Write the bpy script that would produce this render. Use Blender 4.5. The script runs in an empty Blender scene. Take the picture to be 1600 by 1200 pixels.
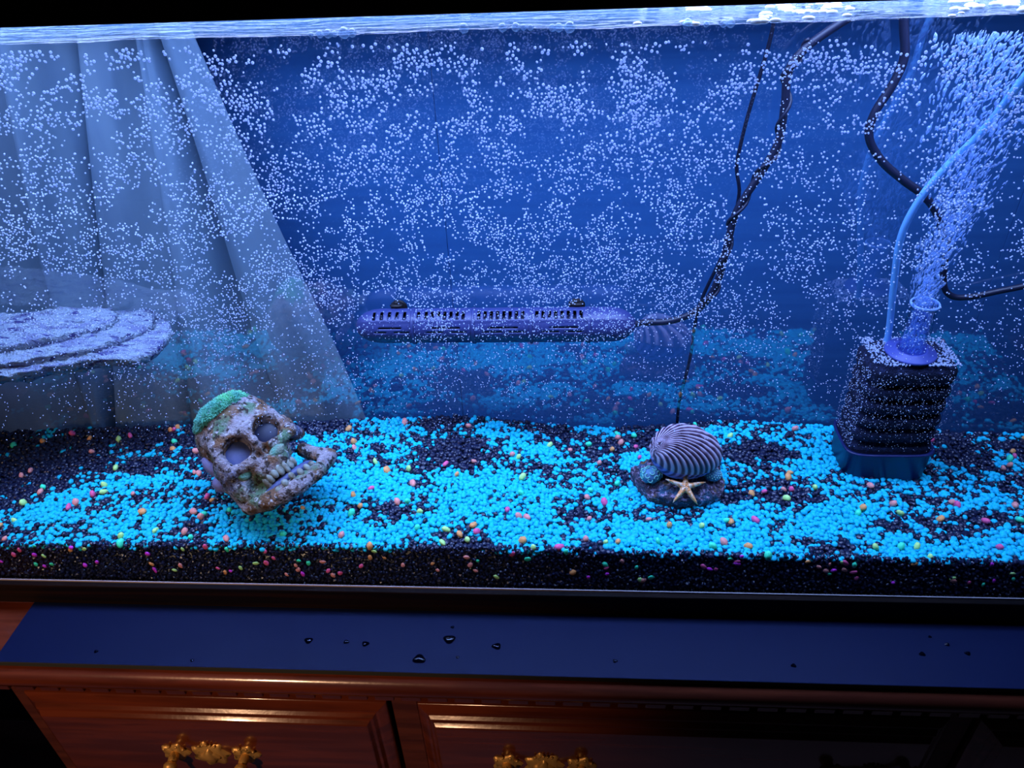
import bpy, bmesh, math, random
import numpy as np
from mathutils import Vector, Matrix, noise
random.seed(7); RNG = np.random.default_rng(11)
SC = bpy.context.scene; COL = SC.collection; PI = math.pi

# ------------------------------------------------------------------ camera
F = 1200.0
YAW, PITCH, ROLL = [math.radians(a) for a in (-4.63689, 35.19932, -2.58775)]
CAM = Vector((0, -.47649, .59857))
FW = Vector((math.sin(YAW) * math.cos(PITCH), math.cos(YAW) * math.cos(PITCH), -math.sin(PITCH)))
R0 = Vector((math.cos(YAW), -math.sin(YAW), 0)); U0 = R0.cross(FW)
RT = R0 * math.cos(ROLL) + U0 * math.sin(ROLL); UP = -R0 * math.sin(ROLL) + U0 * math.cos(ROLL)
cd = bpy.data.cameras.new('camera'); cam = bpy.data.objects.new('camera', cd); COL.objects.link(cam)
cam.matrix_world = Matrix(((RT.x, UP.x, -FW.x, CAM.x), (RT.y, UP.y, -FW.y, CAM.y), (RT.z, UP.z, -FW.z, CAM.z), (0, 0, 0, 1)))
cd.sensor_width = 36; cd.lens = F / 1600 * 36; cd.clip_start = .01; SC.camera = cam

def ray(px, py): return FW + RT * ((px - 800) / F) - UP * ((py - 600) / F)
def aty(px, py, y):
    d = ray(px, py); return CAM + d * ((y - CAM.y) / d.y)
def atz(px, py, z):
    d = ray(px, py); return CAM + d * ((z - CAM.z) / d.z)

# ------------------------------------------------------------------ world, lamps, exposure
w = bpy.data.worlds.new('room_air'); SC.world = w; w.use_nodes = True
w.node_tree.nodes['Background'].inputs[0].default_value = (.10, .09, .14, 1)
w.node_tree.nodes['Background'].inputs[1].default_value = .012
SC.view_settings.view_transform = 'Standard'; SC.view_settings.look = 'None'
SC.view_settings.exposure = 0; SC.view_settings.gamma = 1; SC.view_settings.use_curve_mapping = False
SC.cycles.transparent_max_bounces = 24; SC.cycles.max_bounces = 8; SC.cycles.sample_clamp_indirect = 4
def area(name, loc, target, sx, sy, power, color, spread=180):
    l = bpy.data.lights.new(name, 'AREA'); l.shape = 'RECTANGLE'; l.size = sx; l.size_y = sy
    l.energy = power; l.color = color; l.spread = math.radians(spread)
    o = bpy.data.objects.new(name, l); COL.objects.link(o); o.location = loc
    o.rotation_euler = (Vector(target) - Vector(loc)).to_track_quat('-Z', 'Y').to_euler(); return o
tl = area('tank_lamp_light', (-.06, .10, .566), (-.06, .10, 0), 1.14, .16, 6.8, (.42, .52, 1.0), 138); tl.rotation_euler = (0, 0, 0)
sp = bpy.data.lights.new('room_lamp_light', 'SPOT'); sp.energy = 120; sp.color = (1, .55, .30); sp.shadow_soft_size = .06
sp.spot_size = math.radians(21); sp.spot_blend = .9
so = bpy.data.objects.new('room_lamp_light', sp); COL.objects.link(so); so.location = (-1.15, -2.1, 1.55)
so.rotation_euler = (Vector((-.42, -.09, -.12)) - so.location).to_track_quat('-Z', 'Y').to_euler()

# ------------------------------------------------------------------ helpers
def mat(name, col=(.5, .5, .5), rough=.5, metal=0, spec=.5, bump=None, mix=None, emit=None):
    """mix: (color2, scale, lo, hi[, stretch]); bump: (scale, strength, dist)"""
    m = bpy.data.materials.new(name); m.use_nodes = True; nt = m.node_tree; b = nt.nodes['Principled BSDF']
    b.inputs['Base Color'].default_value = (*col, 1); b.inputs['Roughness'].default_value = rough
    b.inputs['Metallic'].default_value = metal; b.inputs['Specular IOR Level'].default_value = spec
    tc = nt.nodes.new('ShaderNodeTexCoord')
    if mix:
        prev = None
        for k, mx in enumerate(mix if isinstance(mix, list) else [mix]):
            mp = nt.nodes.new('ShaderNodeMapping'); nt.links.new(tc.outputs['Object'], mp.inputs[0])
            mp.inputs['Location'].default_value = (k * 3.3, k * 1.7, 0)
            if len(mx) > 4: mp.inputs['Scale'].default_value = mx[4]
            n = nt.nodes.new('ShaderNodeTexNoise'); n.inputs['Scale'].default_value = mx[1]; n.inputs['Detail'].default_value = 6
            nt.links.new(mp.outputs[0], n.inputs['Vector'])
            r = nt.nodes.new('ShaderNodeMapRange'); r.inputs[1].default_value = mx[2]; r.inputs[2].default_value = mx[3]
            nt.links.new(n.outputs[0], r.inputs[0])
            x = nt.nodes.new('ShaderNodeMix'); x.data_type = 'RGBA'
            nt.links.new(r.outputs[0], x.inputs['Factor'])
            if prev: nt.links.new(prev, x.inputs['A'])
            else: x.inputs['A'].default_value = (*col, 1)
            x.inputs['B'].default_value = (*mx[0], 1); prev = x.outputs['Result']
        nt.links.new(prev, b.inputs['Base Color'])
    if bump:
        n = nt.nodes.new('ShaderNodeTexNoise'); n.inputs['Scale'].default_value = bump[0]; n.inputs['Detail'].default_value = 5
        nt.links.new(tc.outputs['Object'], n.inputs['Vector'])
        bp = nt.nodes.new('ShaderNodeBump'); bp.inputs['Strength'].default_value = bump[1]; bp.inputs['Distance'].default_value = bump[2]
        nt.links.new(n.outputs[0], bp.inputs['Height']); nt.links.new(bp.outputs[0], b.inputs['Normal'])
    if emit:
        b.inputs['Emission Color'].default_value = (*emit[0], 1); b.inputs['Emission Strength'].default_value = emit[1]
    return m

def clear(name, tint, gloss=None, fres=None, rough=.02, film=0, filmcol=(.3, .6, 1), bump=None, dens=None):
    """see-through sheet: transparent + glossy by a fixed share or by Fresnel (+ a diffuse film)"""
    m = bpy.data.materials.new(name); m.use_nodes = True; nt = m.node_tree; nt.nodes.clear()
    out = nt.nodes.new('ShaderNodeOutputMaterial'); t = nt.nodes.new('ShaderNodeBsdfTransparent'); t.inputs[0].default_value = (*tint, 1)
    g = nt.nodes.new('ShaderNodeBsdfGlossy'); g.inputs['Roughness'].default_value = rough
    x = nt.nodes.new('ShaderNodeMixShader')
    nb = None
    if bump:
        tc = nt.nodes.new('ShaderNodeTexCoord'); mp = nt.nodes.new('ShaderNodeMapping'); mp.inputs['Scale'].default_value = bump[3]
        n = nt.nodes.new('ShaderNodeTexNoise'); n.inputs['Scale'].default_value = bump[0]; n.inputs['Detail'].default_value = 3
        nt.links.new(tc.outputs['Object'], mp.inputs[0]); nt.links.new(mp.outputs[0], n.inputs['Vector'])
        bp = nt.nodes.new('ShaderNodeBump'); bp.inputs['Strength'].default_value = bump[1]; bp.inputs['Distance'].default_value = bump[2]
        nt.links.new(n.outputs[0], bp.inputs['Height']); nb = bp.outputs[0]; nt.links.new(nb, g.inputs['Normal'])
    if fres:
        f = nt.nodes.new('ShaderNodeFresnel'); f.inputs[0].default_value = fres; gm = nt.nodes.new('ShaderNodeNewGeometry'); iv = nt.nodes.new('ShaderNodeMath'); iv.operation = 'SUBTRACT'; iv.inputs[0].default_value = 1
        mu = nt.nodes.new('ShaderNodeMath'); mu.operation = 'MULTIPLY'; nt.links.new(gm.outputs['Backfacing'], iv.inputs[1])
        nt.links.new(f.outputs[0], mu.inputs[0]); nt.links.new(iv.outputs[0], mu.inputs[1]); nt.links.new(mu.outputs[0], x.inputs[0])
        if nb: nt.links.new(nb, f.inputs['Normal'])
    else: x.inputs[0].default_value = gloss or 0
    nt.links.new(t.outputs[0], x.inputs[1]); nt.links.new(g.outputs[0], x.inputs[2]); last = x.outputs[0]
    if film:
        d = nt.nodes.new('ShaderNodeBsdfDiffuse'); d.inputs[0].default_value = (*filmcol, 1)
        y = nt.nodes.new('ShaderNodeMixShader'); y.inputs[0].default_value = film
        nt.links.new(last, y.inputs[1]); nt.links.new(d.outputs[0], y.inputs[2]); last = y.outputs[0]
    nt.links.new(last, out.inputs[0]); return m

def link(name, me, m=None, parent=None, loc=None, **tags):
    o = bpy.data.objects.new(name, me); COL.objects.link(o)
    if m:
        if len(me.materials) == 0: me.materials.append(m)
    if parent: o.parent = parent
    if loc is not None: o.location = loc
    for k, v in tags.items(): o[k] = v
    return o
def thing(name, label, cat, loc=(0, 0, 0), group=None):
    o = bpy.data.objects.new(name, None); COL.objects.link(o); o.location = loc; o.empty_display_size = .01
    o['label'] = label; o['category'] = cat
    if group: o['group'] = group
    return o
def np_mesh(name, V, Fc, smooth=True):
    """V (n,3); Fc (m,3|4) int array"""
    V = np.asarray(V, np.float32).reshape(-1, 3); Fc = np.asarray(Fc, np.int32); k = Fc.shape[1]
    me = bpy.data.meshes.new(name); me.vertices.add(len(V)); me.vertices.foreach_set('co', V.ravel())
    me.loops.add(Fc.size); me.loops.foreach_set('vertex_index', Fc.ravel())
    me.polygons.add(len(Fc)); me.polygons.foreach_set('loop_start', np.arange(0, Fc.size, k, dtype=np.int32))
    me.polygons.foreach_set('loop_total', np.full(len(Fc), k, np.int32))
    me.polygons.foreach_set('use_smooth', np.full(len(Fc), smooth)); me.update(calc_edges=True); me.validate(); return me
def grid_mesh(name, P, wrapu=False, wrapv=False, keep=None, smooth=True):
    P = np.asarray(P, float); n, m = P.shape[:2]; idx = np.arange(n * m).reshape(n, m); q = []
    for i in range(n if wrapu else n - 1):
        for j in range(m if wrapv else m - 1):
            if keep is None or keep(i, j): q.append((idx[i, j], idx[(i + 1) % n, j], idx[(i + 1) % n, (j + 1) % m], idx[i, (j + 1) % m]))
    return np_mesh(name, P.reshape(-1, 3), q, smooth)
def bm_mesh(name, bm, smooth=False):
    me = bpy.data.meshes.new(name); bmesh.ops.recalc_face_normals(bm, faces=bm.faces); bm.to_mesh(me); bm.free()
    if smooth: me.polygons.foreach_set('use_smooth', [True] * len(me.polygons))
    return me
def box(bm, x0, x1, y0, y1, z0, z1, bev=0):
    r = bmesh.ops.create_cube(bm, size=1, matrix=Matrix.Translation(((x0 + x1) / 2, (y0 + y1) / 2, (z0 + z1) / 2)) @ Matrix.Diagonal((x1 - x0, y1 - y0, z1 - z0, 1)))
    if bev:
        es = list({e for v in r['verts'] for e in v.link_edges})
        bmesh.ops.bevel(bm, geom=es, offset=bev, segments=2, affect='EDGES', profile=.5)
def box_obj(name, dims, m, parent=None, bev=0, **t):
    bm = bmesh.new(); box(bm, *dims, bev); return link(name, bm_mesh(name, bm), m, parent, **t)
def ball(bm, c, r, sub=2, M=None):
    r = r if hasattr(r, '__len__') else (r, r, r)
    bmesh.ops.create_icosphere(bm, subdivisions=sub, radius=1, matrix=Matrix.Translation(c) @ (M or Matrix()) @ Matrix.Diagonal((*r, 1)))
def smooth_path(pts, n=8):
    P = [Vector(p) for p in pts]; P = [P[0] * 2 - P[1]] + P + [P[-1] * 2 - P[-2]]; out = []
    for i in range(1, len(P) - 2):
        a, b, c, d = P[i - 1:i + 3]
        for k in range(n):
            t = k / n
            out.append(.5 * ((2 * b) + (c - a) * t + (2 * a - 5 * b + 4 * c - d) * t * t + (3 * b - a - 3 * c + d) * t ** 3))
    out.append(P[-2]); return out
def tube_mesh(name, pts, r, seg=12, cap=True):
    n = len(pts); rr = r if hasattr(r, '__len__') else [r] * n; P = []; N = None
    for i, p in enumerate(pts):
        t = (pts[min(i + 1, n - 1)] - pts[max(i - 1, 0)]).normalized()
        if N is None: N = t.orthogonal().normalized()
        N = (N - t * N.dot(t)).normalized(); B = t.cross(N)
        P.append([p + (N * math.cos(a) + B * math.sin(a)) * rr[i] for a in [2 * PI * k / seg for k in range(seg)]])
    if cap: P = [[pts[0]] * seg] + P + [[pts[-1]] * seg]
    return grid_mesh(name, [[tuple(v) for v in row] for row in P], wrapv=True)
def ico(sub):
    bm = bmesh.new(); bmesh.ops.create_icosphere(bm, subdivisions=sub, radius=1)
    V = np.array([v.co[:] for v in bm.verts]); Fc = np.array([[v.index for v in f.verts] for f in bm.faces]); bm.free(); return V, Fc
ICO1, ICO2 = ico(1), ico(2)
def rand_rot(n):
    q = RNG.normal(size=(n, 4)); q /= np.linalg.norm(q, axis=1)[:, None]; a, b, c, d = q.T
    return np.array([[1 - 2 * (c * c + d * d), 2 * (b * c - a * d), 2 * (b * d + a * c)],
                     [2 * (b * c + a * d), 1 - 2 * (b * b + d * d), 2 * (c * d - a * b)],
                     [2 * (b * d - a * c), 2 * (c * d + a * b), 1 - 2 * (b * b + c * c)]]).transpose(2, 0, 1)
def scatter(name, base, pos, scl, rot=None, lump=0, smooth=True):
    """one mesh of many copies of a small shape"""
    V, Fc = base; n = len(pos); pos = np.asarray(pos); scl = np.asarray(scl, float)
    if scl.ndim == 1: scl = np.repeat(scl[:, None], 3, 1)
    P = np.repeat(V[None], n, 0)
    if lump: P = P * (1 + lump * RNG.uniform(-1, 1, size=(n, len(V), 1)))
    P = P * scl[:, None, :]
    if rot is not None: P = np.einsum('nij,nvj->nvi', rot, P)
    P = P + pos[:, None, :]
    I = (Fc[None] + (np.arange(n) * len(V))[:, None, None]).reshape(-1, 3)
    return np_mesh(name, P.reshape(-1, 3), I, smooth)
def nz(x, y, z=0, s=1): return noise.noise(Vector((x * s, y * s, z * s)))
def fbm(x, y, z=0, s=1, o=4): return noise.fractal(Vector((x * s, y * s, z * s)), 1.0, 2.0, o)

ZW = .510; YB = .205; XL, XR = -.68, .54; ZG = .0325      # waterline, back glass, end panes, lower trim top

# ------------------------------------------------------------------ setting
M_wall = mat('wall_paint', (.050, .20, .50), .75, spec=.2, mix=((.038, .165, .44), 6, .35, .65, (.4, 1, 14)))
wall = box_obj('wall_back', (-2.2, 2.2, .345, .37, -.78, 1.9), M_wall, kind='structure')
xs = [-2.2, -1.36, -.752, -.134, .49, 1.1, 2.2]
for a, b in zip(xs, xs[1:]):
    box_obj('panel', (a + .0002, b - .0002, .339, .347, -.66, 1.88), M_wall, wall, bev=.0006)
M_floor = mat('floor_wood', (.30, .17, .14), .35, mix=((.20, .10, .09), 5, .35, .65, (1, 9, 1)))
fl = box_obj('floor', (-2.2, 2.2, -2.6, .37, -.80, -.78), mat('floor_gap', (.03, .02, .02), .8), kind='structure')
for k in range(26):
    y0 = -2.6 + k * .112
    box_obj('plank', (-2.19, 2.19, y0 + .001, y0 + .111, -.781, -.765), M_floor, fl)
box_obj('baseboard_back', (-2.2, 2.2, .325, .339, -.765, -.66), mat('baseboard_paint', (.05, .05, .08), .5), kind='structure')

# ------------------------------------------------------------------ dresser under the tank
def wood(name, c1, c2, rough, sc=7, st=(1.2, 14, 14)):
    return mat(name, c1, rough, mix=[(c2, sc, .38, .62, st), (tuple(v * .55 for v in c1), 60, .58, .75, (.3, 3, 3))], bump=(220, .12, .0006))
M_ch = wood('cherry_wood', (.17, .036, .016), (.10, .022, .012), .20)
M_ch.node_tree.nodes['Principled BSDF'].inputs['Coat Weight'].default_value = 1; M_ch.node_tree.nodes['Principled BSDF'].inputs['Coat Roughness'].default_value = .09
M_chd = wood('cherry_wood_dark', (.13, .035, .022), (.075, .02, .015), .4)
dr = thing('dresser', 'reddish brown cherry wood dresser with brass drawer pulls standing under the aquarium', 'dresser', (-.1, 0, -.78))
def rel(o): o.location = (.1, 0, .78); return o
# top board with rounded nose
prof = [(-.070, 0.0)] + [(-.0745 - .0135 * math.sin(a), -.0135 + .0135 * math.cos(a)) for a in np.linspace(.05, PI * .62, 9)]
prof += [(-.079, -.0255), (-.074, -.029), (-.069, -.031), (-.064, -.032)]
prof = [(.2185, 0)] + prof + [(.2185, -.032)]
P = [[(x, y, z) for y, z in prof] for x in (-.86, .78)]
bm = bmesh.new(); rings = [[bm.verts.new(p) for p in row] for row in P]
for j in range(len(prof)): k = (j + 1) % len(prof); bm.faces.new((rings[0][j], rings[1][j], rings[1][k], rings[0][k]))
bm.faces.new(rings[0]); bm.faces.new(rings[1])
tb_ = bm_mesh('top_board', bm, True); tb_.set_sharp_from_angle(angle=.7); rel(link('top_board', tb_, M_ch, dr))
box_o = box_obj
rel(box_o('carcass', (-.545, .66, -.048, .2185, -.70, -.0322), M_chd, dr))
rel(box_o('frieze_rail', (-.545, .66, -.053, -.048, -.060, -.0325), M_chd, dr))
dm = None
for k in range(48):
    x = -.552 + k * .0251
    if dm is None:
        bm = bmesh.new(); box(bm, 0, .0188, -.0690, -.0530, -.0535, -.0324, .001); dm = bm_mesh('dentil', bm)
    rel(link('dentil', dm, M_ch, dr)).location.x += x
for (a, b) in ((-.545, -.527), (-.164, -.139), (.352, .375), (.64, .66)):
    rel(box_o('stile', (a, b, -.0585, -.048, -.70, -.060), M_chd, dr, bev=.001))
for (a, b, c, d) in ((-.545, -.50, -.045, .0), (.62, .66, -.045, 0), (-.545, -.5, .17, .2185), (.62, .66, .17, .2185)):
    rel(box_o('foot', (a, b, c, d, -.765, -.70), M_chd, dr, bev=.004))
M_brass = mat('aged_brass', (.80, .52, .18), .42, .55, mix=((.12, .08, .03), 120, .56, .68), bump=(300, .15, .0006))
def drawer(x0, x1, ztop, zbot, pulls, m, fm):
    prof = [(0, 0), (0, .006), (.002, .0075), (.0075, .0105), (.010, .0110), (.0125, .0150), (.0150, .0155), (.0175, .0195), (.0185, .020)]
    bm = bmesh.new(); R = []
    for ins, pr in prof:
        R.append([bm.verts.new((x, -.0585 - pr, z)) for x, z in ((x0 + ins, ztop - ins), (x1 - ins, ztop - ins), (x1 - ins, zbot + ins), (x0 + ins, zbot + ins))])
    for a, b in zip(R, R[1:]):
        for j in range(4): k = (j + 1) % 4; bm.faces.new((a[j], a[k], b[k], b[j]))
    bm.faces.new(R[-1]); bm.faces.new(R[0])
    bmesh.ops.bevel(bm, geom=[e for e in bm.edges if max(v.co.y for v in e.verts) < -.060], offset=.0006, segments=2, affect='EDGES', profile=.5)
    dm_ = bm_mesh('drawer', bm, True); dm_.set_sharp_from_angle(angle=.45); d = rel(link('drawer', dm_, m, dr))
    for hx, hz in pulls:
        bm = bmesh.new(); y = -.079
        def plate(cx, cz, rx, rz, lobes, amp, th=.002):
            ring = []; n = 48
            for k in range(n):
                a = 2 * PI * k / n; q = 1 + amp * math.cos(lobes * a) + .05 * math.cos(2 * lobes * a + 1)
                ring.append((cx + rx * q * math.cos(a), cz + rz * q * math.sin(a)))
            f0 = [bm.verts.new((px, y + .0005, pz)) for px, pz in ring]; f1 = [bm.verts.new((cx + (px - cx) * .9, y - th, cz + (pz - cz) * .9)) for px, pz in ring]
            for j in range(n): k = (j + 1) % n; bm.faces.new((f0[j], f0[k], f1[k], f1[j]))
            bm.faces.new(f1)
        for s in (-1, 1):
            plate(hx + s * .036, hz, .0135, .0125, 5, .16)
            ball(bm, (hx + s * .036, y - .006, hz), (.005, .009, .005))
            ball(bm, (hx + s * .036, y - .015, hz - .001), (.0068, .0055, .0068))
            for k in range(4):
                a = PI * (.2 + .2 * k); ball(bm, (hx + s * .036 + .0122 * math.cos(a), y - .0015, hz + .0122 * math.sin(a)), .0019, 1)
        plate(hx, hz - .001, .018, .018, 7, .13); plate(hx, hz - .002, .009, .011, 4, .2, .0045)
        for k in range(5): ball(bm, (hx - .008 + .004 * k, y - .0015, hz + .0145 + .002 * math.cos((k - 2) * .8)), .0016, 1)
        me = bm_mesh('handle', bm, False)
        bp = smooth_path([(hx - .036, y - .017, hz - .002), (hx - .034, y - .02, hz - .016), (hx - .016, y - .021, hz - .030), (hx, y - .021, hz - .027), (hx + .016, y - .021, hz - .030), (hx + .034, y - .02, hz - .016), (hx + .036, y - .017, hz - .002)], 6)
        tm = tube_mesh('bail', bp, .0027, 8); bm = bmesh.new(); bm.from_mesh(me); bm.from_mesh(tm)
        link('handle', bm_mesh('handle', bm, True), M_brass, d)
    return d
drawer(-.526, -.167, -.063, -.225, [(-.352, -.137)], M_ch, 0)
drawer(-.137, .350, -.063, -.225, [(-.018, -.137), (.322 - .03, -.137)], M_ch, 0)
drawer(.377, .64, -.063, -.225, [(.508, -.137)], M_ch, 0)
for a, b in ((-.526, -.167), (-.137, .350), (.377, .64)):
    drawer(a, b, -.235, -.45, [((a + b) / 2, -.34)], M_ch, 0); drawer(a, b, -.46, -.69, [((a + b) / 2, -.57)], M_ch, 0)

# ------------------------------------------------------------------ foam mat and droplets
M_mat = mat('foam_mat', (.003, .009, .050), .5, spec=.14, bump=(900, .05, .0003))
M_mate = mat('foam_mat_edge', (.03, .04, .04), .7)
MT = .0062
bm = bmesh.new(); box(bm, -.518, .62, -.0785, .2184, .0, MT, .0006)
mm = bm_mesh('foam_mat', bm); mm.materials.append(M_mat); mm.materials.append(M_mate)
for p in mm.polygons:
    if p.normal.y < -.7: p.material_index = 1
link('foam_mat', mm, label='dark blue thin foam mat lying on the dresser top under the aquarium', category='mat')
M_drop = clear('water_drop', (.30, .36, .50), fres=1.5, rough=.02)
for px, py, r, lab in ((655, 1030, .0058, 'round water droplet on the mat edge, lower left of the largest pair'), (702, 999, .0056, 'largest tall water droplet in the middle of the dark mat'),
                       (776, 1010, .0042, 'water droplet on the mat, right of the largest one'), (482, 1001, .0040, 'wide flat water droplet nearest the skull side of the mat'),
                       (571, 1006, .0034, 'small water droplet between the flat one and the large ones'), (541, 1003, .0026, 'faint tiny droplet just left of a small droplet on the mat'),
                       (707, 980, .0018, 'tiny droplet directly behind the largest droplet'), (715, 1027, .0016, 'pinhead droplet in front of the largest droplet'),
                       (1441, 1022, .0028, 'front droplet of the small cluster under the filter'), (1480, 1007, .0022, 'middle droplet of the small cluster under the filter'),
                       (1512, 1021, .0026, 'last droplet of the cluster at the mat end'), (1453, 995, .0016, 'tiny back droplet of the cluster under the filter'),
                       (1240, 1040, .0024, 'lone pale droplet near the mat edge'), (961, 1033, .0022, 'lone small dark droplet on the centre right of the mat'),
                       (150, 1018, .0020, 'thin pale droplet streak at the left end of the mat'), (300, 1032, .0018, 'thin pale droplet streak near the mat edge under the skull')):
    bm = bmesh.new(); bmesh.ops.create_uvsphere(bm, u_segments=20, v_segments=12, radius=1)
    for v in bm.verts:
        q = 1 + .14 * math.cos(3 * math.atan2(v.co.y, v.co.x) + px); v.co = (v.co.x * r * q, v.co.y * r * q * .8, max(v.co.z, -.05) * r * .45)
    p = atz(px, py, MT + .0002)
    link('water_droplet', bm_mesh('water_droplet', bm, True), M_drop, loc=p, label=lab, category='droplet', group='water droplets on the mat')

# ------------------------------------------------------------------ aquarium
AQ = thing('aquarium', 'large glass aquarium with dark trim standing on the foam mat', 'aquarium', (0, 0, MT))
def aq(o): o.location = (0, 0, -MT); return o
M_trim = mat('walnut_trim', (.016, .007, .005), .5, spec=.10, mix=((.005, .004, .005), 9, .36, .62, (.5, 6, 22)), bump=(120, .1, .0004))
M_trimt = mat('black_trim', (.012, .009, .010), .5, spec=.3)
M_glass = clear('front_glass_sheet', (.97, .99, 1), fres=1.25, rough=.0)
M_bglass = clear('back_glass_sheet', (.97, .98, 1), gloss=.20, rough=.03)
aq(box_obj('front_glass', (XL, XR, -.006, -.0005, .012, .555), M_glass, AQ))
aq(box_obj('left_glass', (XL - .006, XL, -.006, YB + .006, .012, .555), M_glass, AQ))
aq(box_obj('right_glass', (XR, XR + .006, -.006, YB + .006, .012, .555), M_glass, AQ))
aq(box_obj('bottom_glass', (XL, XR, 0, YB, .012, .018), M_glass, AQ))
bm = bmesh.new(); vs = [bm.verts.new(v) for v in ((XL, YB + .001, .012), (XR, YB + .001, .012), (XR, YB + .001, .555), (XL, YB + .001, .555))]; bm.faces.new(vs)
o = aq(link('back_glass', bm_mesh('back_glass', bm), M_bglass, AQ))
def frame(name, m, z0, z1, t, lip):
    bm = bmesh.new()
    for d in ((XL - t, XR + t, -t, -.0062), (XL - t, XR + t, YB + .0065, YB + t), (XL - t, XL - .0062, -.0062, YB + .0065), (XR + .0062, XR + t, -.0062, YB + .0065)):
        box(bm, *d, z0, z1, .0012)
    if lip:   # inner ledge that carries the hood
        box(bm, XL, XR, 0, .008, z1 - .012, z1 - .006); box(bm, XL, XR, YB - .008, YB, z1 - .012, z1 - .006)
    return aq(link(name, bm_mesh(name, bm), m, AQ))
frame('lower_trim', M_trim, MT + .0002, ZG, .0125, False)
fr = frame('upper_trim', M_trimt, .5215, .566, .0125, False)
bm = bmesh.new(); box(bm, XL, XR, -.0072, -.0062, ZG - .0002, ZG + .0014)
aq(link('silicone_bead', bm_mesh('silicone_bead', bm), mat('silicone', (.45, .42, .45), .25), AQ))
# hood with lamp strips
HD = thing('aquarium_hood', 'black aquarium hood with blue white lamp strips above the water', 'hood', (0, 0, .566))
link('hood_shell', (lambda b: (box(b, XL - .013, XR + .013, -.0135, YB + .013, 0.012, .05, .003), box(b, XL - .013, XR + .013, -.0135, .0, 0, .012), box(b, XL - .013, XR + .013, YB, YB + .013, 0, .012), bm_mesh('hood_shell', b))[-1])(bmesh.new()), M_trimt, HD)
M_led = mat('lamp_diffuser', (.8, .9, 1), .4, emit=((.42, .55, 1), 6))
for yy in (.045, .145):
    box_obj('lamp_strip', (XL + .05, XR - .05, yy, yy + .022, .0045, .0115), M_led, HD, bev=.001)

# ------------------------------------------------------------------ water body with gently rippled top
M_wside = clear('water_side', (.86, .95, 1.0))
M_wtop = clear('water_top', (.90, .97, 1), fres=1.45, rough=.10, film=.07, filmcol=(.25, .60, 1), bump=(70, .5, .012, (.45, 1.6, 1)))
nx, ny = 240, 40; x0, x1, y0, y1 = XL + .0008, XR - .0008, .0006, YB - .0008
def wave(x, y): return ZW + .0016 * nz(x, y * 1.2, .3, 7) + .0009 * nz(x, y, 2.2, 26) + .0010 * max(0, x) * nz(x, y, 5, 60)
V = [(x0 + (x1 - x0) * i / nx, y0 + (y1 - y0) * j / ny) for i in range(nx + 1) for j in range(ny + 1)]
V = [(x, y, wave(x, y)) for x, y in V]; n0 = len(V)
q = [(i * (ny + 1) + j, (i + 1) * (ny + 1) + j, (i + 1) * (ny + 1) + j + 1, i * (ny + 1) + j + 1) for i in range(nx) for j in range(ny)]
zb = .0185
fr_ = [n0 + i for i in range(nx + 1)]; V += [(x0 + (x1 - x0) * i / nx, y0, zb) for i in range(nx + 1)]
bk_ = [n0 + nx + 1 + i for i in range(nx + 1)]; V += [(x0 + (x1 - x0) * i / nx, y1, zb) for i in range(nx + 1)]
ns = len(q)
q += [(fr_[i], fr_[i + 1], (i + 1) * (ny + 1), i * (ny + 1)) for i in range(nx)]
me = np_mesh('water', V, q); me.materials.append(M_wtop); me.materials.append(M_wside)
me.polygons.foreach_set('material_index', [0] * ns + [1] * (len(me.polygons) - ns))
me.polygons.foreach_set('use_smooth', [True] * ns + [False] * (len(me.polygons) - ns))
link('water', me, kind='stuff', label='clear blue lit water filling the aquarium with a bright rippled surface', category='water')

# ------------------------------------------------------------------ gravel
def gh(x, y):
    f = np.interp(x, (-.68, -.534, -.283, -.046, .182, .402, .54), (.066, .066, .0705, .0705, .067, .064, .064))
    b = np.interp(x, (-.68, -.62, -.39, -.25, -.106, -.02, .048, .187, .33, .474, .54), (.050, .053, .064, .070, .077, .066, .060, .073, .062, .056, .056))
    t = np.clip(y / .19, 0, 1); return f * (1 - t) + b * t + .0025 * nz(x, y, 0, 14) * math.sin(PI * min(1, max(0, t)))
M_cy = mat('cyan_stone', (.010, .66, .80), .6, spec=.2, mix=((.014, .50, .76), 260, .45, .65))
M_bk = mat('black_stone', (.010, .014, .045), .32, spec=.5)
sp_ = .0043; pos, scl, isc = [], [], []
SK = Vector((-.30, .10)); keepout = []
for layer in (0, 1):
    for i in range(int((XR - XL - .006) / sp_)):
        for j in range(int((YB - .007) / sp_)):
            x = XL + .004 + (i + random.uniform(.1, .9) + .5 * layer) * sp_; y = .0085 + (j + random.uniform(.1, .9)) * sp_
            if y > YB - .0035 or x > XR - .004: continue
            z = gh(x, y) - .0028 * layer - .0025 + random.uniform(-.0008, .0014)
            v = fbm(x * .75, y * 1.5, 3.3, 17, 4) + .35 * nz(x, y, 1, 90)
            bias = -.16 + .75 * float(np.interp(x, (-.65, -.45, -.3, -.1, .1, .3, .5), (-.28, -.10, .14, .25, .25, .06, .14)))
            bias += .22 * max(0, min(1, (-.3 - x) / .15)) * max(0, 1 - y / .09)
            bias += float(np.interp(y, (0, .012, .03, .09, .14, .2), (-.25, .12, .34, .14, -.02, -.12)))
            c = v * .8 + bias + random.uniform(-.36, .36) > .02
            s = random.uniform(.0022, .0034) * (1.0 if c else .95)
            pos.append((x, y, z)); scl.append((s * random.uniform(.85, 1.2), s * random.uniform(.75, 1.1), s * random.uniform(.6, .9))); isc.append(c)
pos = np.array(pos); scl = np.array(scl); isc = np.array(isc)
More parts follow.
